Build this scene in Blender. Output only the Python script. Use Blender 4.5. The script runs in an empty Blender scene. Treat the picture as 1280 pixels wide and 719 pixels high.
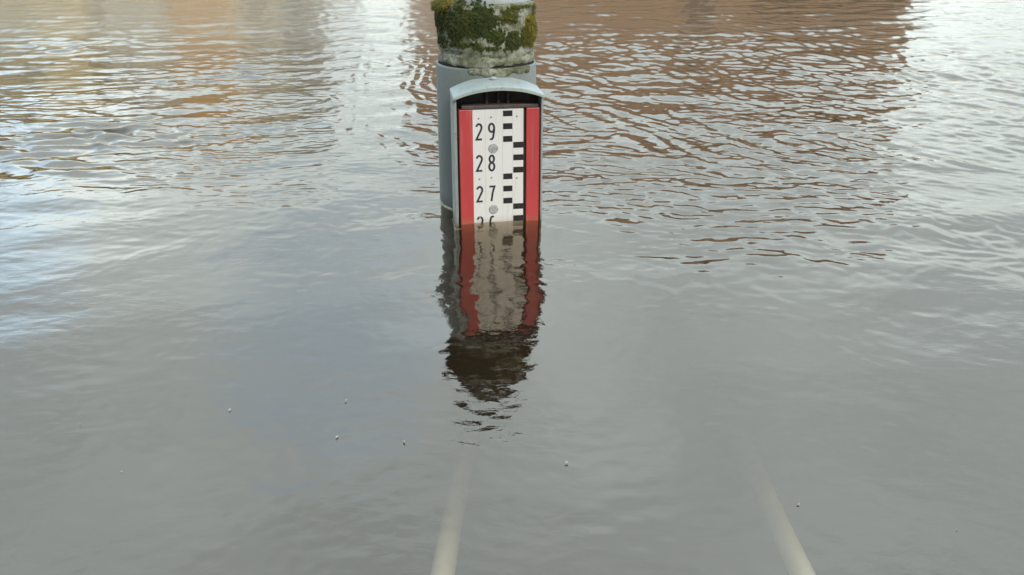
import bpy, bmesh, math, random
import numpy as np
from mathutils import Vector, Matrix
R = math.radians
random.seed(4)
rng = np.random.RandomState(11)
scene = bpy.context.scene
C = scene.collection

# ------------------------------------------------------------------ camera
H, PITCH, FPX, CY = 0.90, 18.0, 1000.0, 229.5      # CY: row of the optical axis (the picture is a crop)
cam_d = bpy.data.cameras.new("camera"); cam = bpy.data.objects.new("camera", cam_d); C.objects.link(cam)
cam_d.sensor_width = 36; cam_d.lens = FPX / 1280 * 36
cam_d.shift_y = -(359.5 - CY) / 1280
cam_d.clip_start = 0.02; cam_d.clip_end = 3000
cam.location = (0, 0, H); cam.rotation_euler = (R(90 - PITCH), R(0.0), 0)
scene.camera = cam

# ------------------------------------------------------------------ world
SUN_EL, SUN_AZ = 40, 148          # azimuth clockwise from +Y (behind the camera, to the right)
world = bpy.data.worlds.new("World"); scene.world = world; world.use_nodes = True
nt = world.node_tree; nt.nodes.clear()
def N(t, **kw):
    n = nt.nodes.new(t)
    for k, v in kw.items():
        if k.startswith('i_'): n.inputs[k[2:].replace('_', ' ')].default_value = v
        else: setattr(n, k, v)
    return n
L = lambda a, b: nt.links.new(a, b)
def mth(op, a, b=None, c=None, clamp=False):
    n = nt.nodes.new('ShaderNodeMath'); n.operation = op; n.use_clamp = clamp
    for i, v in enumerate((a, b, c)):
        if v is None: continue
        if hasattr(v, 'links'): L(v, n.inputs[i])
        else: n.inputs[i].default_value = v
    return n.outputs[0]
sky = N('ShaderNodeTexSky', sky_type='NISHITA', sun_disc=False)
sky.sun_elevation = R(SUN_EL); sky.sun_rotation = R(SUN_AZ)
sky.air_density = 1.0; sky.dust_density = 2.0
tc = N('ShaderNodeTexCoord')
sep = N('ShaderNodeSeparateXYZ'); L(tc.outputs['Generated'], sep.inputs[0])
# flatten the dome so the clouds get smaller towards the horizon
den = mth('ADD', mth('MAXIMUM', sep.outputs[2], 0.0), 0.18)
comb = N('ShaderNodeCombineXYZ')
L(mth('DIVIDE', sep.outputs[0], den), comb.inputs[0]); L(mth('DIVIDE', sep.outputs[1], den), comb.inputs[1])
no1 = N('ShaderNodeTexNoise', i_Scale=1.1, i_Detail=7.0, i_Roughness=0.55, i_Distortion=0.3); L(comb.outputs[0], no1.inputs['Vector'])
no2 = N('ShaderNodeTexNoise', i_Scale=1.3, i_Detail=6.0, i_Roughness=0.58); L(comb.outputs[0], no2.inputs['Vector'])
def spot(az, el, inner, outer):      # 1 inside a cone around a direction
    d = N('ShaderNodeVectorMath', operation='DOT_PRODUCT'); L(tc.outputs['Generated'], d.inputs[0])
    a, e = R(az), R(el)
    d.inputs[1].default_value = (math.sin(a)*math.cos(e), math.cos(a)*math.cos(e), math.sin(e))
    m = N('ShaderNodeMapRange', interpolation_type='SMOOTHSTEP')
    L(d.outputs['Value'], m.inputs[0]); m.inputs[1].default_value = math.cos(R(outer)); m.inputs[2].default_value = math.cos(R(inner))
    return m.outputs[0]
holes = mth('ADD', mth('MULTIPLY', spot(-33, 19.5, 1, 8), 0.10), mth('MULTIPLY', spot(-14, 29.5, 0.5, 7), 0.22))
cover = mth('SUBTRACT', mth('ADD', no1.outputs[0], 0.42), mth('MULTIPLY', holes, 0.62))
mr = N('ShaderNodeMapRange', interpolation_type='SMOOTHSTEP'); L(cover, mr.inputs[0])
mr.inputs[1].default_value = 0.30; mr.inputs[2].default_value = 0.80
# cloud light: brighter towards the horizon ahead
elr = N('ShaderNodeMapRange'); L(sep.outputs[2], elr.inputs[0])
elr.inputs[1].default_value = 0.08; elr.inputs[2].default_value = 0.75; elr.inputs[3].default_value = 0.82; elr.inputs[4].default_value = 0.72
cb = mth('MULTIPLY', elr.outputs[0], mth('ADD', mth('MULTIPLY', no2.outputs[0], 1.3), 0.35))
fb = N('ShaderNodeMapRange', interpolation_type='SMOOTHSTEP'); L(sep.outputs[1], fb.inputs[0])      # added sky split: raised ahead for the water reflections, lowered behind to dim the board
fb.inputs[1].default_value = -0.35; fb.inputs[2].default_value = 0.55; fb.inputs[3].default_value = 0.46; fb.inputs[4].default_value = 2.45
cb = mth('MULTIPLY', cb, fb.outputs[0])
cb = mth('ADD', cb, mth('MULTIPLY', spot(-30, 14.5, 0.5, 6.5), 0.7))
cb = mth('ADD', cb, mth('MULTIPLY', spot(-36, 17.5, 1, 7), 0.45))
cb = mth('ADD', cb, mth('MULTIPLY', spot(34, 24.0, 3, 20), 0.05))
cc = N('ShaderNodeMix', data_type='RGBA'); L(no2.outputs[0], cc.inputs[0])
cc.inputs[6].default_value = (0.720, 0.907, 1.12, 1); cc.inputs[7].default_value = (0.815, 0.953, 1.09, 1)
cs = N('ShaderNodeVectorMath', operation='SCALE'); cb2 = N('ShaderNodeMix', data_type='RGBA'); L(cc.outputs[2], cb2.inputs[6]); cb2.inputs[7].default_value = (0.60, 0.87, 1.26, 1)      # thin cloud, blue showing through
L(mth('ADD', mth('MULTIPLY', spot(-37, 18.0, 1.5, 8.5), 0.75), mth('MULTIPLY', spot(-14, 28.0, 1, 10), 0.50), clamp=True), cb2.inputs[0])
L(cb2.outputs[2], cs.inputs[0]); L(cb, cs.inputs['Scale'])
SKY_K = 0.14
cs2 = N('ShaderNodeVectorMath', operation='SCALE'); L(cs.outputs[0], cs2.inputs[0]); cs2.inputs['Scale'].default_value = 1.0 / SKY_K
mix = N('ShaderNodeMix', data_type='RGBA'); L(mr.outputs[0], mix.inputs[0]); L(sky.outputs[0], mix.inputs[6]); L(cs2.outputs[0], mix.inputs[7])
bg = N('ShaderNodeBackground', i_Strength=SKY_K); L(mix.outputs[2], bg.inputs[0])
wo = N('ShaderNodeOutputWorld'); L(bg.outputs[0], wo.inputs[0])

sun_d = bpy.data.lights.new("sun", 'SUN'); sun = bpy.data.objects.new("sun", sun_d); C.objects.link(sun)
sun_d.energy = 2.4; sun_d.angle = R(14); sun_d.color = (1, .95, .87)
sd = Vector((math.sin(R(SUN_AZ))*math.cos(R(SUN_EL)), math.cos(R(SUN_AZ))*math.cos(R(SUN_EL)), math.sin(R(SUN_EL))))
sun.rotation_euler = sd.to_track_quat('Z', 'Y').to_euler()
vs = scene.view_settings
vs.view_transform = 'Standard'; vs.look = 'None'; vs.exposure = 0.15; vs.gamma = 1; vs.use_curve_mapping = False
scene.cycles.max_bounces = 8; scene.cycles.transparent_max_bounces = 12

# ------------------------------------------------------------------ material helper
class Mat:
    def __init__(s, name):
        s.m = bpy.data.materials.new(name); s.m.use_nodes = True
        s.t = s.m.node_tree; s.p = s.t.nodes['Principled BSDF']; s.out = s.t.nodes['Material Output']
        s.tc = s.t.nodes.new('ShaderNodeTexCoord')
    def n(s, typ, ins=None, **kw):
        x = s.t.nodes.new(typ)
        for k, v in kw.items(): setattr(x, k, v)
        for k, v in (ins or {}).items(): s.set(x.inputs[k], v)
        return x
    def set(s, sock, v):
        if isinstance(v, bpy.types.NodeSocket): s.t.links.new(v, sock)
        else: sock.default_value = v
    def vec(s, scale=(1, 1, 1), coord='Object'):
        return s.n('ShaderNodeMapping', {'Vector': s.tc.outputs[coord], 'Scale': scale}).outputs[0]
    def noise(s, scale, detail=4, rough=.55, vec=None, dist=0):
        return s.n('ShaderNodeTexNoise', {'Vector': vec or s.vec(), 'Scale': scale, 'Detail': detail, 'Roughness': rough, 'Distortion': dist}).outputs[0]
    def ramp(s, fac, stops):
        r = s.n('ShaderNodeValToRGB', {'Fac': fac}); e = r.color_ramp.elements
        while len(e) < len(stops): e.new(.5)
        for el, (p, c) in zip(e, stops):
            el.position = p; el.color = (*c, 1) if len(c) == 3 else c
        return r.outputs[0]
    def mix(s, f, a, b):
        x = s.n('ShaderNodeMix', data_type='RGBA')
        s.set(x.inputs[0], f); s.set(x.inputs[6], a if not isinstance(a, tuple) else (*a, 1)); s.set(x.inputs[7], b if not isinstance(b, tuple) else (*b, 1))
        return x.outputs[2]
    def bump(s, h, strength=.3, dist=.002):
        b = s.n('ShaderNodeBump', {'Height': h, 'Strength': strength, 'Distance': dist}); s.t.links.new(b.outputs[0], s.p.inputs['Normal'])
    def base(s, col, rough=.6, metal=0):
        s.set(s.p.inputs['Base Color'], (*col, 1) if isinstance(col, tuple) else col)
        s.set(s.p.inputs['Roughness'], rough); s.set(s.p.inputs['Metallic'], metal); return s

def simple(name, c1, c2, scale=20, rough=.6, bump=.2, bd=.001, sc=(1, 1, 1), lo=.35, hi=.65):
    m = Mat(name); v = m.vec(sc); f = m.noise(scale, 6, .6, v)
    m.base(m.ramp(f, [(lo, c1), (hi, c2)]), rough); m.bump(f, bump, bd); return m.m

# painted steel of the shaft: grey green, streaked, grimy near the water
def mat_steel(name, a, b, grime=True):
    m = Mat(name)
    f = m.noise(9, 6, .6, m.vec((1, 1, .12))); g = m.noise(70, 5, .6)
    c = m.ramp(f, [(.3, a), (.7, b)])
    c = m.mix(m.ramp(g, [(.55, (0, 0, 0)), (.72, (.5, .5, .5))]), c, (.13, .14, .12))
    ru = m.noise(34, 5, .7, m.vec((1, 1, .07)), .3)
    c = m.mix(m.ramp(ru, [(.60, (0, 0, 0)), (.74, (.55, .55, .55))]), c, (.17, .12, .07))
    if grime:
        z = m.n('ShaderNodeSeparateXYZ', {'Vector': m.tc.outputs['Object']}).outputs[2]
        za = m.n('ShaderNodeMath', {0: z, 1: m.n('ShaderNodeMath', {0: g, 1: .035}, operation='MULTIPLY').outputs[0]}, operation='SUBTRACT').outputs[0]
        w = m.n('ShaderNodeMapRange', {0: za, 1: .03, 2: -.03}).outputs[0]
        c = m.mix(w, c, (.07, .065, .04))
    m.base(c, .48); m.bump(g, .25, .0015); return m.m
M_shaft = mat_steel('painted_steel', (.145, .172, .152), (.225, .25, .225))
M_house = mat_steel('housing_paint', (.26, .305, .285), (.34, .385, .365), True)
M_hood = mat_steel('hood_paint', (.35, .42, .395), (.46, .52, .49), False)
M_galv = simple('galvanised_steel', (.36, .40, .40), (.50, .54, .53), 14, .45, .15, sc=(1, 1, .3))
M_dark = simple('dark_recess', (.022, .018, .015), (.05, .04, .033), 30, .8)
M_rail = simple('brown_rail', (.06, .045, .038), (.11, .09, .08), 40, .6)
def mat_board(name, a, b, stain):
    m = Mat(name); f = m.noise(12, 6, .6, m.vec((1, 1, .35))); g = m.noise(130, 3, .5)
    c = m.ramp(f, [(.3, a), (.7, b)])
    c = m.mix(m.ramp(g, [(.62, (0, 0, 0)), (.8, (.35, .35, .35))]), c, stain)
    sc = m.noise(40, 6, .7, m.vec((1.6, 1, .10)), .5)
    c = m.mix(m.ramp(sc, [(.56, (0, 0, 0)), (.72, (.5, .5, .5))]), c, tuple(min(.85, .55*q+.26) for q in a) if a[1] < .3 else (.60, .58, .50))
    dr = m.noise(22, 5, .65, m.vec((1, 1, .5)))
    z = m.n('ShaderNodeSeparateXYZ', {'Vector': m.tc.outputs['Object']}).outputs[2]
    z = m.n('ShaderNodeMath', {0: dr, 1: -.05, 2: z}, operation='MULTIPLY_ADD').outputs[0]
    w = m.n('ShaderNodeMapRange', {0: z, 1: .010, 2: -.035, 4: .55}).outputs[0]
    c = m.mix(w, c, (.30, .22, .10))
    m.base(c, .42); m.bump(f, .1, .001); return m.m
M_red = mat_board('red_enamel', (.47, .050, .055), (.56, .066, .068), (.32, .08, .03))
M_white = mat_board('white_enamel', (.74, .75, .72), (.82, .82, .80), (.55, .55, .48))
M_black = simple('black_print', (.012, .012, .014), (.03, .03, .03), 90, .4, .05)
M_numer = simple('numeral_print', (.02, .025, .04), (.05, .05, .06), 90, .4, .05)
M_screw = simple('screw_steel', (.26, .28, .27), (.50, .52, .50), 130, .5, .5, .002)
M_pink = simple('pin_head', (.35, .22, .22), (.5, .36, .36), 90, .5, .1)
M_seam = simple('seam', (.52, .50, .47), (.62, .60, .56), 30, .6, .1)
def mat_concrete():
    m = Mat('lichened_concrete')
    f = m.noise(16, 8, .62); g = m.noise(60, 6, .65); v = m.n('ShaderNodeTexVoronoi', {'Vector': m.vec(), 'Scale': 75.0}).outputs[0]
    c = m.ramp(f, [(.30, (.05, .055, .025)), (.42, (.18, .19, .12)), (.56, (.34, .35, .28)), (.8, (.45, .46, .40))])
    c = m.mix(m.ramp(g, [(.50, (0, 0, 0)), (.62, (.8, .8, .8))]), c, (.075, .085, .03))
    c = m.mix(m.ramp(v, [(.05, (.5, .5, .5)), (.16, (0, 0, 0))]), c, (.5, .53, .47))
    m.base(c, .9); m.bump(g, .8, .004); return m.m
M_conc = mat_concrete()
def mat_moss():
    m = Mat('moss'); a = m.n('ShaderNodeAttribute', attribute_name='tint').outputs['Fac']
    f = m.noise(90, 4, .6)
    dark = m.ramp(f, [(.3, (.012, .022, .004)), (.7, (.060, .085, .014))])
    lite = m.ramp(f, [(.3, (.12, .12, .015)), (.7, (.34, .27, .03))])
    m.base(m.mix(a, dark, lite), .9); m.bump(f, .6, .004); return m.m
M_moss = mat_moss()
M_cap = simple('dark_mossy_cap', (.02, .018, .01), (.06, .055, .03), 30, .9, .6, .004)
M_hedge = simple('hedge_leaves', (.015, .025, .01), (.05, .065, .025), 5, .9, .5, .02)
M_pole = simple('cream_pole', (.52, .49, .36), (.70, .68, .53), 7, .6, .1)
M_bed = simple('river_mud', (.030, .022, .013), (.055, .04, .025), 3, .9, .5, .01)
M_bank = simple('wet_bank', (.10, .09, .07), (.20, .18, .14), 5, .9, .6, .02)
M_scum = simple('scum', (.40, .36, .25), (.62, .57, .42), 60, .9, .4)
M_fleck = simple('fleck', (.42, .40, .34), (.60, .57, .50), 60, .7, .1)

# ------------------------------------------------------------------ object helpers
def mesh_obj(name, verts, faces, mat, parent=None, smooth=False):
    me = bpy.data.meshes.new(name); me.from_pydata([tuple(v) for v in verts], [], [tuple(f) for f in faces]); me.update()
    o = bpy.data.objects.new(name, me); C.objects.link(o); me.materials.append(mat)
    if smooth: me.polygons.foreach_set('use_smooth', [True] * len(me.polygons))
    if parent: o.parent = parent
    return o
def bm_obj(name, bm, mat, parent=None, smooth=False):
    me = bpy.data.meshes.new(name); bm.normal_update(); bm.to_mesh(me); bm.free()
    o = bpy.data.objects.new(name, me); C.objects.link(o); me.materials.append(mat)
    if smooth: me.polygons.foreach_set('use_smooth', [True] * len(me.polygons))
    if parent: o.parent = parent
    return o
def box(bm, x0, x1, y0, y1, z0, z1, bev=0.0):
    r = bmesh.ops.create_cube(bm, size=1)
    bmesh.ops.scale(bm, vec=(x1-x0, y1-y0, z1-z0), verts=r['verts'])
    bmesh.ops.translate(bm, vec=((x0+x1)/2, (y0+y1)/2, (z0+z1)/2), verts=r['verts'])
    if bev:
        es = list({e for v in r['verts'] for e in v.link_edges})
        bmesh.ops.bevel(bm, geom=es, offset=bev, segments=2, affect='EDGES', profile=.5)
def tag(o, label=None, cat=None, group=None, kind=None):
    if label: o['label'] = label
    if cat: o['category'] = cat
    if group: o['group'] = group
    if kind: o['kind'] = kind
    return o
def empty(name, loc, rz=0):
    o = bpy.data.objects.new(name, None); C.objects.link(o); o.location = loc; o.rotation_euler = (0, 0, rz); o.empty_display_size = .1; return o

# smooth lattice noise for numpy
_T = {}
def vnoise(x, y, seed, px=None):
    if seed not in _T: _T[seed] = np.random.RandomState(seed).rand(256, 256).astype(np.float32)
    T = _T[seed]
    xi = np.floor(x).astype(np.int64); yi = np.floor(y).astype(np.int64)
    fx = (x - xi); fy = (y - yi); fx = fx*fx*fx*(fx*(fx*6-15)+10); fy = fy*fy*fy*(fy*(fy*6-15)+10)
    a = T[xi & 255, yi & 255]; b = T[(xi+1) & 255, yi & 255]; c = T[xi & 255, (yi+1) & 255]; d = T[(xi+1) & 255, (yi+1) & 255]
    return (a*(1-fx)+b*fx)*(1-fy) + (c*(1-fx)+d*fx)*fy
def fbm(x, y, seed, oct=4):
    s = 0; a = .5; t = 0
    for i in range(oct):
        s = s + a*vnoise(x*2**i, y*2**i, seed+i); t += a; a *= .5
    return s/t
def sstep(a, b, x):
    t = np.clip((x-a)/(b-a), 0, 1); return t*t*(3-2*t)

PX, PY = -0.084, 2.603      # post axis

# ------------------------------------------------------------------ water
def build_water():
    r = [0.0, .12, .22]; d = .32
    while d < 14:
        r.append(d); d += max(.0024, .5*(d*d+.81)/720.) if d > .75 else .03
    while d < 900:
        r.append(d); d *= 1.12
    r = np.array(r[1:], np.float64)
    ang = np.concatenate([np.linspace(-50, 50, 950), np.linspace(56, 304, 42)])
    A = np.radians(ang)
    Rr, AA = np.meshgrid(r, A, indexing='ij')
    X = (Rr*np.sin(AA)).astype(np.float32); Y = (Rr*np.cos(AA)).astype(np.float32)
    DR = np.gradient(r)[:, None].astype(np.float32) * np.ones_like(X)
    DA = (Rr * np.radians(100/950.)).astype(np.float32)
    # domain warp
    wx = X + .34*(fbm(X*.9, Y*.9, 3)-.5) + .07*(fbm(X*5, Y*5, 7)-.5)
    wy = Y + .40*(fbm(X*.8+9, Y*.8, 5)-.5) + .05*(fbm(X*4, Y*6, 8)-.5)
    chop = np.zeros_like(X); mid = np.zeros_like(X); lng = np.zeros_like(X)
    rr = np.random.RandomState(5)
    def add(dst, n, l0, l1, spread, slope, mean=0):
        for i in range(n):
            lam = l0*(l1/l0)**rr.rand(); th = math.radians(mean + spread*rr.randn())
            k = 2*math.pi/lam; a = slope*math.sqrt(2./n)*lam/(2*math.pi)*(.6+.8*rr.rand())
            kx, ky = k*math.sin(th), k*math.cos(th); ph = rr.rand()*6.283
            res = np.abs(math.cos(th))*DR + np.abs(math.sin(th))*DA
            dst += (a*sstep(1.2, 2.6, lam/res) * np.sin(kx*wx + ky*wy + ph)).astype(np.float32)
    add(chop, 46, .030, .075, 38, 1.0, -8)
    add(mid, 46, .075, .20, 32, 1.0, -12)
    tg = np.zeros_like(X); add(tg, 26, .09, .24, 34, 1.0, 10)
    xw = np.zeros_like(X); add(xw, 22, .08, .24, 20, 1.0, 84)
    add(lng, 22, .22, .75, 22, 1.0, -16)
    dg = np.zeros_like(X); add(dg, 26, .07, .26, 11, 1.0, 60)
    # where the flow is ruffled (world space)
    patch = fbm(X*.55+3.1, Y*.38+1.7, 21, 3); p2 = fbm(X*1.3+1, Y*.9, 31, 3)
    rightside = sstep(-.6, .5, X - .05*Y)
    y0 = 1.55 - .10*np.clip(X, -2, 2)
    yf = sstep(y0, y0+1.0, Y)
    gust = sstep(.38, .62, patch)
    gl = sstep(.45, .65, p2)
    far = sstep(3.5, 7, Y)
    m_chop = .012 + yf*(.022 + rightside*(.026+.020*gust) + (1-rightside)*(.008 + .014*gl))
    m_mid = .0075 + yf*(.010 + rightside*(.030+.016*gust + .030*far) + (1-rightside)*(.001 + .007*gl))
    m_chop = m_chop + .03*far; m_mid = m_mid + (1-rightside)*.014*far
    m_lng = .014 + yf*(.008 + rightside*.012 + .014*far)
    # a choppy tongue on the left (small standing ripples)
    tongue = np.exp(-(((X+1.8)/.42)**2 + ((Y-3.4)/.50)**2)) + .8*np.exp(-(((X+1.96)/.42)**2 + ((Y-4.95)/.5)**2)) + .6*np.exp(-(((X+3.5)/.8)**2 + ((Y-6.1)/.8)**2))
    tongue = tongue*(.3+1.2*sstep(.35, .62, fbm(X*3, Y*3, 39, 3))); m_chop = m_chop + .08*tongue
    shelter = np.exp(-(((X-PX)/.45)**2 + ((Y-1.9)/.55)**2))      # calmer lee in front of the post
    m_chop = m_chop*(1-.25*shelter); m_mid = m_mid*(1-.45*shelter)
    dmask = sstep(.50, .68, fbm(X*1.1+5, Y*.7+2, 35, 3))*sstep(2.3, 3.4, Y)*sstep(9, 6, Y)*sstep(-1.4, -.3, X)
    calm = .45+.75*sstep(.36, .60, fbm(X*1.7+2, Y*.8+6, 37, 3))
    calm = np.where(Y > 1.8, calm, 1+0*calm)
    Z = calm*(m_chop*chop + m_mid*mid) + m_lng*lng + dmask*.085*dg + .19*tongue*tg + yf*(.010+.030*far)*xw
    # ring ripples thrown by the post
    for (cx, cy, lam, s, dec, sd) in ((PX, PY, .075, .020, .55, 41), (PX+.1, PY+.1, .11, .016, 1.1, 43)):
        dx, dy = X-cx, Y-cy; rho = np.sqrt(dx*dx+dy*dy) + .05*(fbm(X*3, Y*3, sd)-.5)
        phi = np.arctan2(dy, np.abs(dx))
        w = np.exp(-rho/dec)*sstep(.12, .24, rho)*sstep(-.9, .1, phi)*(.3+1.2*vnoise(np.arctan2(dy, dx)*3+9, rho*4, sd+1))
        Z = Z + w*s*lam/(2*math.pi)*np.sin(2*math.pi*rho/lam)*sstep(1.6, 3, lam/DR)
    # long wake creases that run towards the bank and swing to the right
    for k, (a_, b_, l_) in enumerate(((1.35, 1.5, .11), (.60, 1.05, .09), (.15, .85, .08), (2.0, 1.9, .13), (.95, 1.2, .07), (-1.15, .6, .08), (-.75, .5, .06))):
        xc = a_ + b_*np.exp(-(Y-3.2)/1.8) + .22*(fbm(X*1.5+k, Y*1.2, 61+k)-.5)
        ds = (X-xc)/np.sqrt(1+(b_/1.8*np.exp(-(Y-3.2)/1.8))**2)
        env = sstep(2.6, 3.4, Y)*sstep(9, 6.5, Y)*(.35+.9*vnoise(Y*1.4, 0*Y+k, 81))*np.exp(-(ds/(1.5*l_))**2)
        Z = Z + env*.12*l_/(2*math.pi)*np.sin(2*math.pi*ds/l_)
    # meniscus swell against the post
    rho = np.sqrt((X-PX)**2+(Y-PY)**2); Z = Z + .002*np.exp(-np.clip(rho-.16, 0, 9)/.02)
    Z = Z*sstep(60, 12, Rr)
    nr, na = X.shape
    V = np.empty((nr*na+1, 3), np.float32); V[:-1, 0] = X.ravel(); V[:-1, 1] = Y.ravel(); V[:-1, 2] = Z.ravel(); V[-1] = (0, 0, 0)
    i = np.arange(nr-1)[:, None]; j = np.arange(na)[None, :]; j2 = (j+1) % na
    F = np.stack([i*na+j+0*i, (i+1)*na+j, (i+1)*na+j2, i*na+j2+0*i], -1).reshape(-1, 4)
    F = F[:, ::-1]
    # bottom + skirt closing the body of water
    extra = []; base = len(V)
    ring = V[(nr-1)*na:(nr)*na].copy(); ring[:, 2] = -3.0
    V = np.vstack([V, ring, np.array([[0, 0, -3.0]], np.float32)])
    tris = []
    for a in range(na):
        b = (a+1) % na
        tris.append((nr*na, b, a))
        extra.append(((nr-1)*na+a, base+a, base+b, (nr-1)*na+b))
        tris.append((base+na, base+a, base+b))
    Q = np.vstack([F, np.array(extra)]); T = np.array(tris)
    me = bpy.data.meshes.new('river_water')
    me.vertices.add(len(V)); me.vertices.foreach_set('co', V.ravel())
    li = np.concatenate([Q.ravel(), T.ravel()]).astype(np.int32)
    me.loops.add(len(li)); me.loops.foreach_set('vertex_index', li)
    me.polygons.add(len(Q)+len(T))
    ls = np.concatenate([np.arange(len(Q))*4, len(Q)*4+np.arange(len(T))*3]).astype(np.int32)
    me.polygons.foreach_set('loop_start', ls)
    me.polygons.foreach_set('use_smooth', np.concatenate([np.ones(len(F), bool), np.zeros(len(extra)+len(T), bool)]))
    me.update(calc_edges=True); me.validate()
    o = bpy.data.objects.new('river_water', me); C.objects.link(o)
    tag(o, 'murky grey-brown river water, smooth in front and rippled behind the post', None, None, 'structure')
    m = Mat('river_water')
    fr = m.n('ShaderNodeFresnel', {'IOR': 2.15})
    v = m.vec((1, 1.7, 1), 'Object')
    n1 = m.noise(26, 3, .55, v, .4); n2 = m.noise(2.2, 3, .5, v)
    hb = m.n('ShaderNodeMath', {0: n1, 1: m.n('ShaderNodeMapRange', {0: n2, 1: .42, 2: .7, 3: .25, 4: 1.0}).outputs[0]}, operation='MULTIPLY').outputs[0]
    bp = m.n('ShaderNodeBump', {'Height': hb, 'Strength': 1.0, 'Distance': .0012})
    xyz = m.n('ShaderNodeSeparateXYZ', {'Vector': m.tc.outputs['Object']})
    rf_ = m.n('ShaderNodeMapRange', {0: xyz.outputs[1], 1: 2.6, 2: 7.0, 3: 0.0, 4: 1.0}).outputs[0]
    rl_ = m.n('ShaderNodeMapRange', {0: xyz.outputs[0], 1: .9, 2: -.9, 3: .10, 4: .17}).outputs[0]
    ro_ = m.n('ShaderNodeMath', {0: rf_, 1: rl_, 2: .03}, operation='MULTIPLY_ADD').outputs[0]
    gl_ = m.n('ShaderNodeBsdfGlossy', {'Color': (1, .905, .735, 1), 'Roughness': ro_, 'Normal': bp.outputs[0]})
    m.t.links.new(bp.outputs[0], fr.inputs['Normal'])
    tr = m.n('ShaderNodeBsdfTransparent', {'Color': (.96, .93, .86, 1)})
    df = m.n('ShaderNodeBsdfDiffuse', {'Color': (.090, .056, .036, 1)})
    bf = m.n('ShaderNodeNewGeometry').outputs['Backfacing']
    fac = m.n('ShaderNodeMix', {0: bf, 2: fr.outputs[0], 3: .25}, data_type='FLOAT').outputs[0]
    m1 = m.n('ShaderNodeMixShader', {0: .18, 1: tr.outputs[0], 2: df.outputs[0]})
    m2 = m.n('ShaderNodeMixShader', {0: fac, 1: m1.outputs[0], 2: gl_.outputs[0]})
    m.t.links.new(m2.outputs[0], m.out.inputs['Surface'])
    ab = m.n('ShaderNodeVolumeAbsorption', {'Color': (.50, .42, .27, 1), 'Density': 13.5})
    m.t.links.new(ab.outputs[0], m.out.inputs['Volume'])
    me.materials.append(m.m)
build_water()

# ------------------------------------------------------------------ river bed and near bank (one sheet)
def build_bed():
    ys = np.concatenate([np.linspace(-40, -4, 10), np.linspace(-3, 6, 46), np.linspace(8, 26, 10), np.linspace(27, 34, 15), np.array([45, 80, 200, 500, 1100.])])
    xs = np.concatenate([np.array([-1100, -300, -90.]), np.linspace(-50, -6, 12), np.linspace(-5, 5, 41), np.linspace(6, 50, 12), np.array([90, 300, 1100.])])
    X, Y = np.meshgrid(xs, ys, indexing='ij')
    Z = np.interp(Y, [-40, -6, -2.5, -.6, .28, .95, 1.9, 2.7, 6, 12, 24, 28], [1.4, 1.2, .75, .22, .0, -.14, -.34, -.52, -1.1, -1.9, -1.9, -1.0]) + .012*(fbm(X*1.8, Y*1.8, 77)-.5)
    Z = Z + 2.15*sstep(29.6, 30.4, Y)*1.0
    nx, ny = X.shape
    V = np.stack([X.ravel(), Y.ravel(), Z.ravel()], 1)
    F = [(i*ny+j, (i+1)*ny+j, (i+1)*ny+j+1, i*ny+j+1) for i in range(nx-1) for j in range(ny-1)]
    o = mesh_obj('ground', V, F, M_bed, smooth=True); o.data.materials.append(M_bank)
    for p in o.data.polygons:
        c = p.center
        if c.z > .02: p.material_index = 1
    tag(o, 'brown muddy river bed rising to a wet bank', None, None, 'structure')
build_bed()

# ------------------------------------------------------------------ post
def lathe(name, prof, mat, parent, seg=160, fn=None, smooth=True, cap=True):
    V, F = [], []
    for (rad, z) in prof:
        for k in range(seg):
            a = 2*math.pi*k/seg
            r2, z2 = (rad, z) if fn is None else fn(a, rad, z)
            V.append((r2*math.sin(a), -r2*math.cos(a), z2))      # a = 0 faces the camera
    n = len(prof)
    for i in range(n-1):
        for k in range(seg):
            k2 = (k+1) % seg
            F.append((i*seg+k, i*seg+k2, (i+1)*seg+k2, (i+1)*seg+k))
    if cap:
        F.append(tuple(range(seg))[::-1]); F.append(tuple((n-1)*seg+k for k in range(seg)))
    o = mesh_obj(name, V, F, mat, parent, smooth)
    return o
post = empty('mooring_post', (PX, PY, 0))
tag(post, 'thick grey steel post standing in the river with a mossy concrete collar round its top', 'post')
RS = .163
lathe('shaft', [(RS, -.62), (RS, -.3), (RS, 0), (RS, .2), (RS, .468), (RS-.002, .474), (RS-.009, .474), (RS-.009, .42)], M_shaft, post)
# collar
CR, CZ0, CZ1 = .1550, .479, .664
DZ = .022
def nz1(a, z, s, sd):        # seamless noise round the collar
    x = np.array([math.cos(a)*.15*s+50]); y = np.array([math.sin(a)*.15*s+50+z*s*1.0])
    return float(fbm(x, y, sd, 4)[0]) - .5
def collar_fn(a, rad, z):
    if rad < .14: return rad, z
    t = (z-CZ0)/(CZ1-CZ0)
    r = rad + .007*nz1(a, z, 22, 90) + .003*nz1(a, z, 90, 93)
    zz = z + (.020*nz1(a, 0, 26, 95) if t < .08 else 0)
    aa = (a+math.pi) % (2*math.pi) - math.pi
    if abs(aa-.42 - .05*math.sin(z*90)) < .022 and t < .30: r -= .010        # crack
    if abs(t-.17+.05*math.sin(aa*2.3)) < .035: r -= .0045*(1+math.sin(aa*7))  # layer seam
    return r, zz
prof = [(.10, CZ0+.01), (CR-.012, CZ0+.004), (CR-.002, CZ0)] + [(CR + .001*math.sin(i*.7), CZ0+.003+(CZ1-CZ0-.006)*i/44) for i in range(45)] + [(CR-.004, CZ1), (.135, CZ1+.004), (.10, CZ1+.004)]
collar = lathe('concrete_collar', prof, M_conc, post, seg=420, fn=collar_fn)
lathe('upper_tube', [(.134, .62), (.134, .697), (.131, .700), (.10, .700)], M_galv, post, seg=96)
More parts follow.
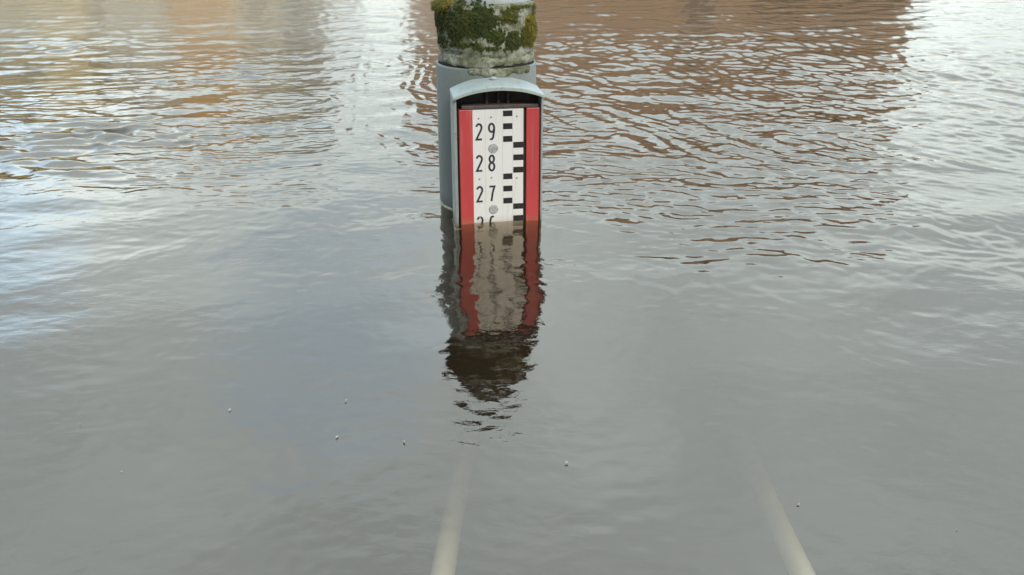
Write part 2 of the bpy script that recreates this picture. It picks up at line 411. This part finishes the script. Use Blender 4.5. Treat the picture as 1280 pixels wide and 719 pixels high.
lathe('cap', [(.130, .690), (.134, .715), (.132, .745), (.12, .768), (.08, .782), (.04, .789), (.003, .791)], M_cap, post, seg=96)
# broken mortar under the collar
V, F = [], []
seg = 260
for k in range(seg+1):
    a = -.30 + 1.30*k/seg
    n = nz1(a, 1.0, 60, 101); m_ = nz1(a, 2.0, 25, 103)
    edge = .459 - .017*max(0, .25+2.4*m_) + .008*n
    if k == 0 or k == seg: edge = .4735
    for (rr_, zz) in ((RS-.004, .4765), (RS+.002+.004*n, .4725), (RS+.004+.004*n, .5*(.474+edge)), (RS+.002, edge), (RS-.002, edge-.001)):
        V.append((rr_*math.sin(a), -rr_*math.cos(a), zz))
for k in range(seg):
    for j in range(4): F.append((k*5+j, k*5+j+1, (k+1)*5+j+1, (k+1)*5+j))
mesh_obj('mortar_rim', V, F, M_conc, post, True)
lathe('joint', [(CR-.005, .462), (CR-.003, .486)], M_dark, post, cap=False)
# scum line at the waterline
V, F = [], []
for k in range(261):
    a = 2*math.pi*k/260; n = nz1(a, 3.0, 70, 111)
    for (rr_, zz) in ((RS, .006+.006*n), (RS+.0025, .004), (RS+.004+.006*n, .0005), (RS, -.004)):
        V.append((rr_*math.sin(a), -rr_*math.cos(a), zz))
for k in range(260):
    for j in range(3): F.append((k*4+j, k*4+j+1, (k+1)*4+j+1, (k+1)*4+j))
mesh_obj('scum_line', V, F, M_scum, post, True)

# moss: cushions + drooping strands, laid out by angle and height on the collar
# (angle, height, half-angle, half-height, density, tint)
BL = [(-.55, .585, .42, .058, 1.25, .04), (-.10, .590, .36, .056, 1.15, .0), (-.35, .612, .7, .026, 1.0, .10), (-1.25, .60, .40, .055, 1.2, .15),
      (-1.05, .638, .34, .022, 1.3, .62), (-1.45, .632, .20, .024, 1.3, .7), (.50, .612, .27, .024, 1.05, .22), (.30, .545, .18, .030, 1.0, .06), (.60, .535, .24, .028, 1.1, .05),
      (1.12, .557, .20, .038, 1.5, .85), (.92, .545, .12, .034, 1.3, .45), (-.45, .527, .55, .014, .8, .05), (.1, .513, .5, .010, .85, .08), (-1.1, .53, .3, .03, .8, .12),
      (2.2, .59, .6, .05, 1.1, .3), (3.3, .60, .7, .045, 1.1, .1), (4.4-6.283, .6, .35, .05, 1.1, .1), (.86, .636, .5, .008, .7, .25), (1.30, .625, .1, .022, .9, .5)]
na, nzz = 640, 96
aa = np.linspace(-math.pi, math.pi, na, endpoint=False); zz = np.linspace(.500, .690, nzz)
AAg, ZZg = np.meshgrid(aa, zz, indexing='ij')
from mathutils import noise as mn
def n3(sc, oc, off): return np.array([mn.fractal(Vector((math.cos(a)*.155*sc+off, math.sin(a)*.155*sc, z*sc*1.15)), .9, 2.1, oc) for a in aa for z in zz]).reshape(na, nzz)*.32
n_lo = n3(26, 5, 3.); n_hi = n3(120, 3, 9.)
dens = np.zeros_like(AAg); tint = np.zeros_like(AAg)
for (a0, z0, da, dz, w, ti) in BL:
    z0 += DZ
    dd = np.abs((AAg-a0+math.pi) % (2*math.pi)-math.pi)
    g = w*np.exp(-((dd/da)**2+((ZZg-z0)/dz)**2)*.9)
    tint = np.where(g > dens, ti, tint); dens = np.maximum(dens, g)
den2 = dens*1.12 + n_lo*1.15 + n_hi*.9
mask = sstep(.44, .62, den2)
thick = mask*(.002+.007*np.clip(den2-.4, 0, 1)*1.3 + .004*(n_hi+.3)) + np.where(tint > .5, mask*.006, 0)
RG = CR - .004 + thick
RG = RG - np.where(ZZg > CZ1-.002, (ZZg-CZ1+.002)*.9, 0)
V = np.stack([RG*np.sin(AAg), -RG*np.cos(AAg), ZZg], -1).reshape(-1, 3)
F = []
for i in range(na):
    i2 = (i+1) % na
    for j in range(nzz-1):
        if mask[i, j]+mask[i2, j]+mask[i, j+1]+mask[i2, j+1] > .6: F.append((i*nzz+j, i2*nzz+j, i2*nzz+j+1, i*nzz+j+1))
tv = np.clip(tint + n_hi*.35, 0, 1).reshape(-1).tolist()
V = V.tolist()
cand = np.argwhere(mask > .5)
for q in range(15000):
    i, j = cand[rng.randint(len(cand))]
    t = tint[i, j]; a = AAg[i, j] + rng.randn()*.006; z = ZZg[i, j] + rng.randn()*.001; r0 = RG[i, j]-.001
    big = t > .4
    ln = (.006+.010*rng.rand())*(1.0 if big else .5); w = .0009 if big else .0007
    out = Vector((math.sin(a), -math.cos(a), 0)); tan = Vector((math.cos(a), math.sin(a), 0))
    dirv = (out*(.7+.5*rng.rand()) + Vector((0, 0, -.5+.9*rng.randn()*.6)) + tan*rng.randn()*.4).normalized()
    p0 = out*r0 + Vector((0, 0, z)); p1 = p0+dirv*ln*.6; p2 = p1 + (dirv+Vector((0, 0, -.8))).normalized()*ln*.5
    s = (tan+Vector((0, 0, rng.randn()*.5))).normalized()*w; b = len(V)
    V += [tuple(p0-s), tuple(p0+s), tuple(p1+s*.8), tuple(p1-s*.8), tuple(p2)]
    F += [(b, b+1, b+2, b+3), (b+3, b+2, b+4)]
    tt = min(1, max(0, t + rng.randn()*.13)); tv += [tt*.6, tt*.6, tt, tt, min(1, tt*1.2)]
moss = mesh_obj('moss', V, F, M_moss, collar)
at = moss.data.attributes.new('tint', 'FLOAT', 'POINT'); at.data.foreach_set('value', tv)

# ------------------------------------------------------------------ gauge
YAW = R(9)
gauge = empty('water_level_gauge', (-.0395, 2.368, -.007), YAW)
tag(gauge, 'red and white staff gauge numbered 26 to 29 under an arched grey hood', 'water gauge')
ZB = -.24
X0, X1 = -.1400, .1335
bm = bmesh.new()
box(bm, X0, X0+.010, -.018, .085, ZB, .412, .002)
box(bm, X1-.006, X1, -.014, .085, ZB, .412, .0015)
box(bm, X0+.0102, X1-.0062, .045, .052, ZB, .378, .001)
bm_obj('housing', bm, M_house, gauge)
bm = bmesh.new()
box(bm, X0+.0104, X1-.0064, .030, .034, .374, .417)
box(bm, -.10, .085, .0302, .0338, .4172, .434)
for xx in (-.035, .0, .03): box(bm, xx-.004, xx+.004, .012, .0298, .386, .425, .001)
bm_obj('recess_panel', bm, M_dark, gauge)
# arched hood
V, F = [], []
NU = 48
def arch(t): return 1-(.35*abs(t)**1.5+.65*abs(t)**2.6)
for (yy, zlo, zap, th) in ((-.034, .4145, .443, .008), (-.032, .416, .446, .009), (-.01, .417, .449, .009), (.03, .418, .451, .009), (.090, .419, .453, .009)):
    for u in range(NU+1):
        t = -1+2*u/NU; x = (X0+X1)/2 + t*(X1-X0+.001)/2
        z = zlo+(zap-zlo)*arch(t)
        V.append((x, yy, z+th*.5)); V.append((x, yy, z-th*.6-.002*(1-t*t)))
row = 2*(NU+1)
for s in range(4):
    for u in range(NU):
        a = s*row+2*u; b = a+row
        F.append((a, a+2, b+2, b)); F.append((a+1, b+1, b+3, a+3))
    F.append((s*row, (s+1)*row, (s+1)*row+1, s*row+1)); e = 2*NU
    F.append((s*row+e, s*row+e+1, (s+1)*row+e+1, (s+1)*row+e))
for u in range(NU):
    F.append((2*u, 2*u+1, 2*u+3, 2*u+2)); a = 4*row+2*u; F.append((a, a+2, a+3, a+1))
hood = mesh_obj('hood', V, F, M_hood, gauge)
md = hood.modifiers.new('b', 'BEVEL'); md.width = .0025; md.segments = 2; md.limit_method = 'ANGLE'; md.angle_limit = R(40)
bm = bmesh.new(); r_ = bmesh.ops.create_uvsphere(bm, u_segments=16, v_segments=8, radius=.011)
bmesh.ops.scale(bm, vec=(1, 1, .5), verts=r_['verts']); bmesh.ops.translate(bm, vec=(-.010, .045, .460), verts=r_['verts'])
bm_obj('bolt', bm, M_hood, hood, True)
bm = bmesh.new(); box(bm, -.114, .121, -.004, .028, .3765, .3875, .002); bm_obj('top_rail', bm, M_rail, gauge)
ZT = .3755
bm = bmesh.new(); box(bm, -.1225, -.0815, -.004, .014, ZB, ZT, .0025); bm_obj('red_strip', bm, M_red, gauge)
bm = bmesh.new(); box(bm, .0835, .1265, -.004, .014, ZB, ZT, .0025); bm_obj('red_strip', bm, M_red, gauge)
bm = bmesh.new(); box(bm, -.0810, .0755, 0, .012, ZB, ZT-.001, .001)
plate = bm_obj('number_plate', bm, M_white, gauge)
bm = bmesh.new(); box(bm, .0758, .0832, .006, .013, ZB, ZT-.001); bm_obj('dark_gap', bm, M_dark, gauge)
# graduation marks: 2 cm blocks, three left, two or three right
pat = []
z = .360
for cyc in range(7):
    for c_ in range(3): pat.append((0, z-.04*c_))
    for c_ in range(3): pat.append((1, z-.10-.04*c_) if c_ < 3 else None)
    z -= .20
for col, zz_ in pat:
    if zz_ < ZB+.012: continue
    hh = .0092 if zz_ < .355 else .0088
    x0, x1 = ((.0125, .0410), (.0440, .0752))[col]
    bm = bmesh.new(); box(bm, x0, x1, -.0006, .0004, zz_-hh, zz_+hh); bm_obj('graduation_mark', bm, M_black, plate)
# numerals as flat strokes
def arc(cx, cz, rx, rz, a0, a1, n=14): return [(cx+rx*math.cos(R(a0+(a1-a0)*i/n)), cz+rz*math.sin(R(a0+(a1-a0)*i/n))) for i in range(n+1)]
G = {  # unit cell: width 1, height 2.9 (x -.5...5, z -1.45..1.45)
 '2': [arc(0, .80, .5, .65, 165, -25) + [(.28, .15), (-.5, -1.42), (.55, -1.42)]],
 '9': [arc(0, .68, .5, .77, 0, 360, 24), [(.5, .68)] + [(.49, .1), (.38, -.6)] + arc(-.08, -.75, .42, .70, 0, -120, 8)],
 '8': [arc(0, .78, .43, .66, 0, 360, 22), arc(0, -.70, .5, .75, 0, 360, 22)],
 '7': [[(-.5, 1.42), (.5, 1.42), (.15, .3), (-.12, -1.45)]],
 '6': [arc(0, -.68, .5, .77, 0, 360, 24), [(-.5, -.68), (-.49, -.1), (-.38, .6)] + arc(.08, .75, .42, .70, 180, 60, 8)],
 '5': [[(.45, 1.42), (-.38, 1.42), (-.45, .15)] + arc(0, -.5, .5, .92, 130, -140, 16)],
 '4': [[(.2, -1.45), (.2, 1.42), (-.5, -.6), (.55, -.6)]]}
bm = bmesh.new()
def stroke(pts, w, y0, y1):
    P = [Vector((p[0], p[1])) for p in pts]; lf, rt = [], []
    for i, p in enumerate(P):
        d0 = (P[i]-P[i-1]).normalized() if i else None
        d1 = (P[i+1]-P[i]).normalized() if i < len(P)-1 else None
        if i == 0 and (P[0]-P[-1]).length < 1e-5: d0 = (P[-1]-P[-2]).normalized()
        if i == len(P)-1 and (P[0]-P[-1]).length < 1e-5: d1 = (P[1]-P[0]).normalized()
        d0 = d0 or d1; d1 = d1 or d0
        m = (d0+d1); m = m.normalized() if m.length > .1 else d1
        nrm = Vector((-m.y, m.x)); sc = min(1.8, 1/max(.4, nrm.dot(Vector((-d1.y, d1.x)))))
        lf.append(p+nrm*w*sc); rt.append(p-nrm*w*sc)
    vs_ = [[bm.verts.new((q.x, yy, q.y)) for q in side] for side in (lf, rt) for yy in (y0, y1)]
    lf0, lf1, rt0, rt1 = vs_
    for i in range(len(P)-1):
        bm.faces.new((lf0[i], lf0[i+1], rt0[i+1], rt0[i])); bm.faces.new((lf1[i], rt1[i], rt1[i+1], lf1[i+1]))
        bm.faces.new((lf0[i], lf1[i], lf1[i+1], lf0[i+1])); bm.faces.new((rt0[i], rt0[i+1], rt1[i+1], rt1[i]))
for num, z in ((29, .300), (28, .200), (27, .100), (26, .000), (25, -.1), (24, -.2)):
    for ch, cx in zip(str(num), (-.0615, -.0230)):
        bm = bmesh.new()
        for qi, st in enumerate(G[ch]):
            stroke([(cx+x*.0160, z+.0055+y*.0167) for x, y in st], .0030, -.0008-.0002*qi, .0003)
        bmesh.ops.recalc_face_normals(bm, faces=bm.faces); bm_obj('numeral', bm, M_numer, plate)
# big slotted screw heads and small pins
for z in (.2515, .053, -.147):
    bm = bmesh.new()
    r_ = bmesh.ops.create_cone(bm, cap_ends=True, segments=32, radius1=.0155, radius2=.0135, depth=.003)
    bmesh.ops.rotate(bm, matrix=Matrix.Rotation(R(90), 3, 'X'), verts=r_['verts']); bmesh.ops.translate(bm, vec=(-.0185, -.0012, z), verts=r_['verts'])
    bm_obj('screw_head', bm, M_screw, plate)
for (x, z) in ((-.062, .347), (-.024, .350), (.055, .350), (-.062, .155), (-.024, .158), (.055, .153), (-.062, .030)):
    bm = bmesh.new(); r_ = bmesh.ops.create_cone(bm, cap_ends=True, segments=12, radius1=.0032, radius2=.0024, depth=.0016)
    bmesh.ops.rotate(bm, matrix=Matrix.Rotation(R(90), 3, 'X'), verts=r_['verts']); bmesh.ops.translate(bm, vec=(x, -.0007, z), verts=r_['verts'])
    bm_obj('pin', bm, M_pink, plate)
bm = bmesh.new()
for x in (-.0425, .0105, .0425): box(bm, x-.0004, x+.0004, -.0003, .0003, ZB+.01, ZT-.002)
bm_obj('seam', bm, M_seam, plate)
# scum on the housing edge
bm = bmesh.new()
for i in range(26):
    x = X0-.002+.0005*random.random(); y = -.020+.09*i/25; s = .0016+.002*random.random()
    box(bm, x-s, x+s*.5, y-.002, y+.0022, -.001, .001+s)
for i in range(7):
    x = X0-.003+.003*i; s = .0015+.0015*random.random(); box(bm, x-.0016, x+.0018, -.0215-s*.5, -.0185, -.001, .001+s)
bm_obj('scum_line', bm, M_scum, gauge)

# ------------------------------------------------------------------ submerged poles
def pole(p0, p1, rad, label):
    p0, p1 = Vector(p0), Vector(p1); d = (p1-p0); n = 40; V, F = [], []
    q = d.to_track_quat('Z', 'Y'); s = 20
    for i in range(n+1):
        c = d*(i/n) + Vector((.0012*math.sin(i*.5), 0, .0))
        for k in range(s):
            a = 2*math.pi*k/s; V.append(c + q @ Vector((rad*math.cos(a), rad*math.sin(a), 0)))
    for i in range(n):
        for k in range(s): F.append((i*s+k, i*s+(k+1) % s, (i+1)*s+(k+1) % s, (i+1)*s+k))
    F.append(tuple(range(s))[::-1]); F.append(tuple(n*s+k for k in range(s)))
    o = mesh_obj('submerged_pole', V, F, M_pole, None, True); o.location = p0
    tag(o, label, 'pole', 'pale poles sloping down under the water')
def ray(px, py, z):
    x = (px-640)/FPX; y = (CY-py)/FPX; a = R(PITCH)
    d = Vector((x, math.cos(a)+y*math.sin(a), -math.sin(a)+y*math.cos(a)))
    return Vector((0, 0, H)) + d*((z-H)/d.z)
for (pa, pb, lab) in (((553, 719), (584, 560), 'straighter cream pole fading away under the water below the gauge'),
                      ((1003, 719), (932, 560), 'slanting cream pole fading away under the water, the one well right of the gauge')):
    a = ray(*pa, -.045); b = ray(*pb, -.200)
    d = b-a
    t0 = (-.085+.10)/d.z*-1; p0 = a - d*1.6; p1 = a + d*1.9
    pole(p0, p1, .0185, lab)

# ------------------------------------------------------------------ floating flecks
spots = [(100, 530), (287, 512), (152, 590), (505, 552), (583, 522), (678, 516), (708, 578), (998, 630), (432, 500), (421, 546), (1196, 662)]
for i, (px, py) in enumerate(spots):
    p = ray(px, py, .002); s = .0004+.0006*random.random(); e = 1+3.5*random.random(); a0 = random.random()*3
    V = []; n = 8
    for zz_, f in ((-.001, .8), (.0012, 1), (.0018, .5)):
        for k in range(n):
            a = 2*math.pi*k/n; rr_ = s*f*(.8+.4*random.random())
            x, y = rr_*math.cos(a)*e, rr_*math.sin(a)*.8
            V.append((x*math.cos(a0)-y*math.sin(a0), x*math.sin(a0)+y*math.cos(a0), zz_))
    F = [(r*n+k, r*n+(k+1) % n, (r+1)*n+(k+1) % n, (r+1)*n+k) for r in range(2) for k in range(n)] + [tuple(range(n))[::-1], tuple(2*n+k for k in range(n))]
    o = mesh_obj('floating_fleck', V, F, M_fleck); o.location = p
    tag(o, 'tiny pale fleck drifting on the smooth water in front of the gauge', 'fleck', 'pale flecks drifting on the calm water')

# ------------------------------------------------------------------ far bank: houses seen mirrored in the water
def mat_brick(name, c1, c2, mortar):
    m = Mat(name)
    b = m.n('ShaderNodeTexBrick', {'Vector': m.n('ShaderNodeMapping', {'Vector': m.tc.outputs['Object'], 'Rotation': (R(90), 0, 0)}).outputs[0], 'Color1': (*c1, 1), 'Color2': (*c2, 1), 'Mortar': (*mortar, 1), 'Scale': 4.0})
    f = m.noise(.6, 4, .6)
    m.base(m.mix(m.ramp(f, [(.4, (0, 0, 0)), (.7, (.4, .4, .4))]), b.outputs[0], (.36, .20, .11)), .85); return m.m
M_brick = mat_brick('brown_brick', (.62, .44, .31), (.50, .35, .25), (.55, .46, .37))
M_yel = simple('ochre_plaster', (.80, .66, .33), (.88, .76, .42), 1.2, .9, .1)
M_cream = simple('cream_plaster', (.72, .68, .57), (.82, .78, .66), 1.2, .9, .1)
M_orange = simple('orange_plaster', (.78, .52, .25), (.84, .60, .32), 1.2, .9, .1)
M_roof = simple('dark_roof_tiles', (.05, .042, .04), (.10, .08, .07), 6, .8, .4)
M_roofr = simple('brown_roof_tiles', (.20, .10, .06), (.28, .15, .09), 6, .8, .4)
M_glass = simple('window_glass', (.03, .04, .045), (.06, .07, .08), 2, .08, 0)
M_wframe = simple('window_paint', (.70, .70, .68), (.8, .8, .78), 4, .5, .1)
M_quay = simple('quay_stone', (.07, .065, .05), (.17, .15, .12), 2.5, .9, .6, .03)
M_bark = simple('bark', (.05, .04, .03), (.09, .075, .06), 8, .9, .6, .02)
GZ = 1.15
def house(name, label, x0, x1, y0, y1, zt, ridge, wall, roof, wins, loc_y=None, overh=.35, chim=()):
    t = empty(name, ((x0+x1)/2, y0, GZ)); tag(t, label, 'house')
    w2 = (x1-x0)/2; dp = y1-y0
    bm = bmesh.new(); box(bm, -w2, w2, 0, dp, 0, zt-GZ); bm_obj('wall', bm, wall, t)
    V = [(-w2-overh, -overh, zt-GZ+.01), (w2+overh, -overh, zt-GZ+.01), (w2+overh, dp+overh, zt-GZ+.01), (-w2-overh, dp+overh, zt-GZ+.01), (-w2-overh, dp/2, ridge-GZ), (w2+overh, dp/2, ridge-GZ)]
    rf = mesh_obj('roof', V, [(0, 1, 5, 4), (2, 3, 4, 5), (0, 4, 3), (1, 2, 5), (3, 2, 1, 0)], roof, t)
    for cx in chim:
        bm = bmesh.new(); box(bm, cx-.35, cx+.35, dp/2-.35, dp/2+.35, ridge-GZ-1.0, ridge-GZ+.9); bm_obj('chimney', bm, M_brick, rf)
    for (wx, wz, ww, wh, kind) in wins:
        bm = bmesh.new()
        f = .07
        box(bm, wx-ww/2-f, wx+ww/2+f, -.05, -.003, wz+wh, wz+wh+f); box(bm, wx-ww/2-f, wx+ww/2+f, -.09, -.003, wz-f, wz)
        box(bm, wx-ww/2-f, wx-ww/2, -.05, -.003, wz+.002, wz+wh-.002); box(bm, wx+ww/2, wx+ww/2+f, -.05, -.003, wz+.002, wz+wh-.002)
        if kind == 'window': box(bm, wx-.025, wx+.025, -.045, -.003, wz+.002, wz+wh-.002)
        wn = bm_obj(kind, bm, M_wframe, t)
        bm = bmesh.new(); box(bm, wx-ww/2, wx+ww/2, -.02, -.004, wz+.001, wz+wh-.001); bm_obj('pane' if kind == 'window' else 'door_leaf', bm, M_glass if kind == 'window' else M_roofr, wn)
    return t
def grid(w, n, rows, ww=1.0, wh=1.35): return [(-w/2+w*(i+.5)/n, z, ww, wh, 'window') for z in rows for i in range(n)]
house('ochre_house', 'ochre plastered house with dark roof on the far bank, mirrored at the upper left', -34, -16.4, 31, 39, 6.2, 7.4, M_yel, M_roof, [(-5, 1.0, .9, 1.1, 'window'), (-1.5, 1.0, .9, 1.1, 'window'), (3.8, 3.2, .9, 1.1, 'window'), (6.4, 3.2, .9, 1.1, 'window')])
tb = house('cream_house', 'pale cream house with an orange bay on the far bank, mirrored left of the post', -15.6, -8.9, 31, 39, 6.4, 7.3, M_cream, M_roof, [(-2.4, 3.2, .8, 1.1, 'window'), (2.5, 1.0, .8, 1.1, 'window')])
bm = bmesh.new(); box(bm, -.6, 1.5, -.6, -.004, 0, 5.1); bm_obj('bay', bm, M_orange, tb)
house('brick_house', 'long brown brick house on the far bank, mirrored to the right of the post', -3.9, 15.2, 31, 41, 7.0, 8.6, M_brick, M_roofr, [(-6.5, 3.6, 1.0, 1.2, 'window'), (1.5, 1.0, 1.1, 1.3, 'window'), (6.8, 3.9, 1.0, 1.2, 'window')], chim=(-6, 6.5))
house('garden_shed', 'small grey shed between the cream house and the brick house on the far bank', -8.3, -6.6, 32, 35, 2.6, 3.3, M_cream, M_roof, [])
# quay wall
bm = bmesh.new(); box(bm, -70, 70, 29.5, 30.2, -1.9, 1.25, .04)
o = bm_obj('quay_wall', bm, M_quay); tag(o, 'dark stone quay wall along the far bank below the houses', 'wall')
def hedge(x0, x1, y, h, label, sd):
    n = 90; V, F = [], []; rnd = random.Random(sd)
    rings = 12; L_ = x1-x0
    for i in range(n+1):
        x = -L_/2+L_*i/n
        for k in range(rings):
            a = math.pi*k/(rings-1); w = .55*(1+.25*rnd.gauss(0, .5)); hh = h*(.9+.1*math.sin(x*1.7+sd)+.06*rnd.gauss(0, 1))
            V.append((x+rnd.gauss(0, .05), -w*math.cos(a), -.05 + hh*max(0, math.sin(a))**.45))
    for i in range(n):
        for k in range(rings-1): F.append((i*rings+k, (i+1)*rings+k, (i+1)*rings+k+1, i*rings+k+1))
    F.append(tuple(range(rings))); F.append(tuple(n*rings+k for k in range(rings))[::-1])
    for q in range(9000):
        x = rnd.uniform(-L_/2, L_/2); a = rnd.uniform(0, math.pi); hh = h*(.9+.1*math.sin(x*1.7+sd))
        p = Vector((x, -.6*math.cos(a), hh*max(0, math.sin(a))**.45)); b = len(V)
        for c in range(3): V.append(tuple(p+Vector((rnd.gauss(0, .06), rnd.gauss(0, .06), rnd.gauss(0, .06)))))
        F.append((b, b+1, b+2))
    o = mesh_obj('hedge', V, F, M_hedge); o.location = ((x0+x1)/2, y, GZ); tag(o, label, 'hedge', 'hedges along the far bank')
hedge(-32, -16.6, 30.65, .9, 'dark evergreen hedge before the ochre house on the far bank', 2)
hedge(9.0, 15.5, 30.65, 1.0, 'shorter dark evergreen hedge before the right end of the brick house', 5)
# bare tree beside the ochre house
def bare_tree(x, y, h, label, sd):
    rnd = random.Random(sd); t = empty('bare_tree', (x, y, GZ)); tag(t, label, 'tree')
    def limb(bm, p, d, ln, r, depth):
        q = d.to_track_quat('Z', 'Y'); e = p+d*ln; s = 7
        a_ = [bm.verts.new(p+q@Vector((r*math.cos(6.283*k/s), r*math.sin(6.283*k/s), 0))) for k in range(s)]
        b_ = [bm.verts.new(e+q@Vector((r*.62*math.cos(6.283*k/s), r*.62*math.sin(6.283*k/s), 0))) for k in range(s)]
        for k in range(s): bm.faces.new((a_[k], a_[(k+1) % s], b_[(k+1) % s], b_[k]))
        bm.faces.new(b_)
        if depth:
            for c in range(3 if depth > 1 else 4):
                nd = (d + Vector((rnd.gauss(0, .45), rnd.gauss(0, .45), rnd.gauss(.08, .25)))).normalized()
                limb(bm, p+d*ln*rnd.uniform(.7, 1), nd, ln*rnd.uniform(.6, .82), r*.6, depth-1)
    bm = bmesh.new(); limb(bm, Vector((0, 0, -.1)), Vector((0, 0, 1)), h*.3, h*.022, 0); bm_obj('trunk', bm, M_bark, t, True)
    bm = bmesh.new()
    for c in range(4): limb(bm, Vector((0, 0, h*.27)), Vector((rnd.gauss(0, .4), rnd.gauss(0, .4), 1)).normalized(), h*.25, h*.013, 4)
    bm_obj('crown', bm, M_bark, t, True)
bare_tree(-21.6, 31.9-1.2, 8.0, 'bare tree with a thin twiggy crown in front of the ochre house', 3)
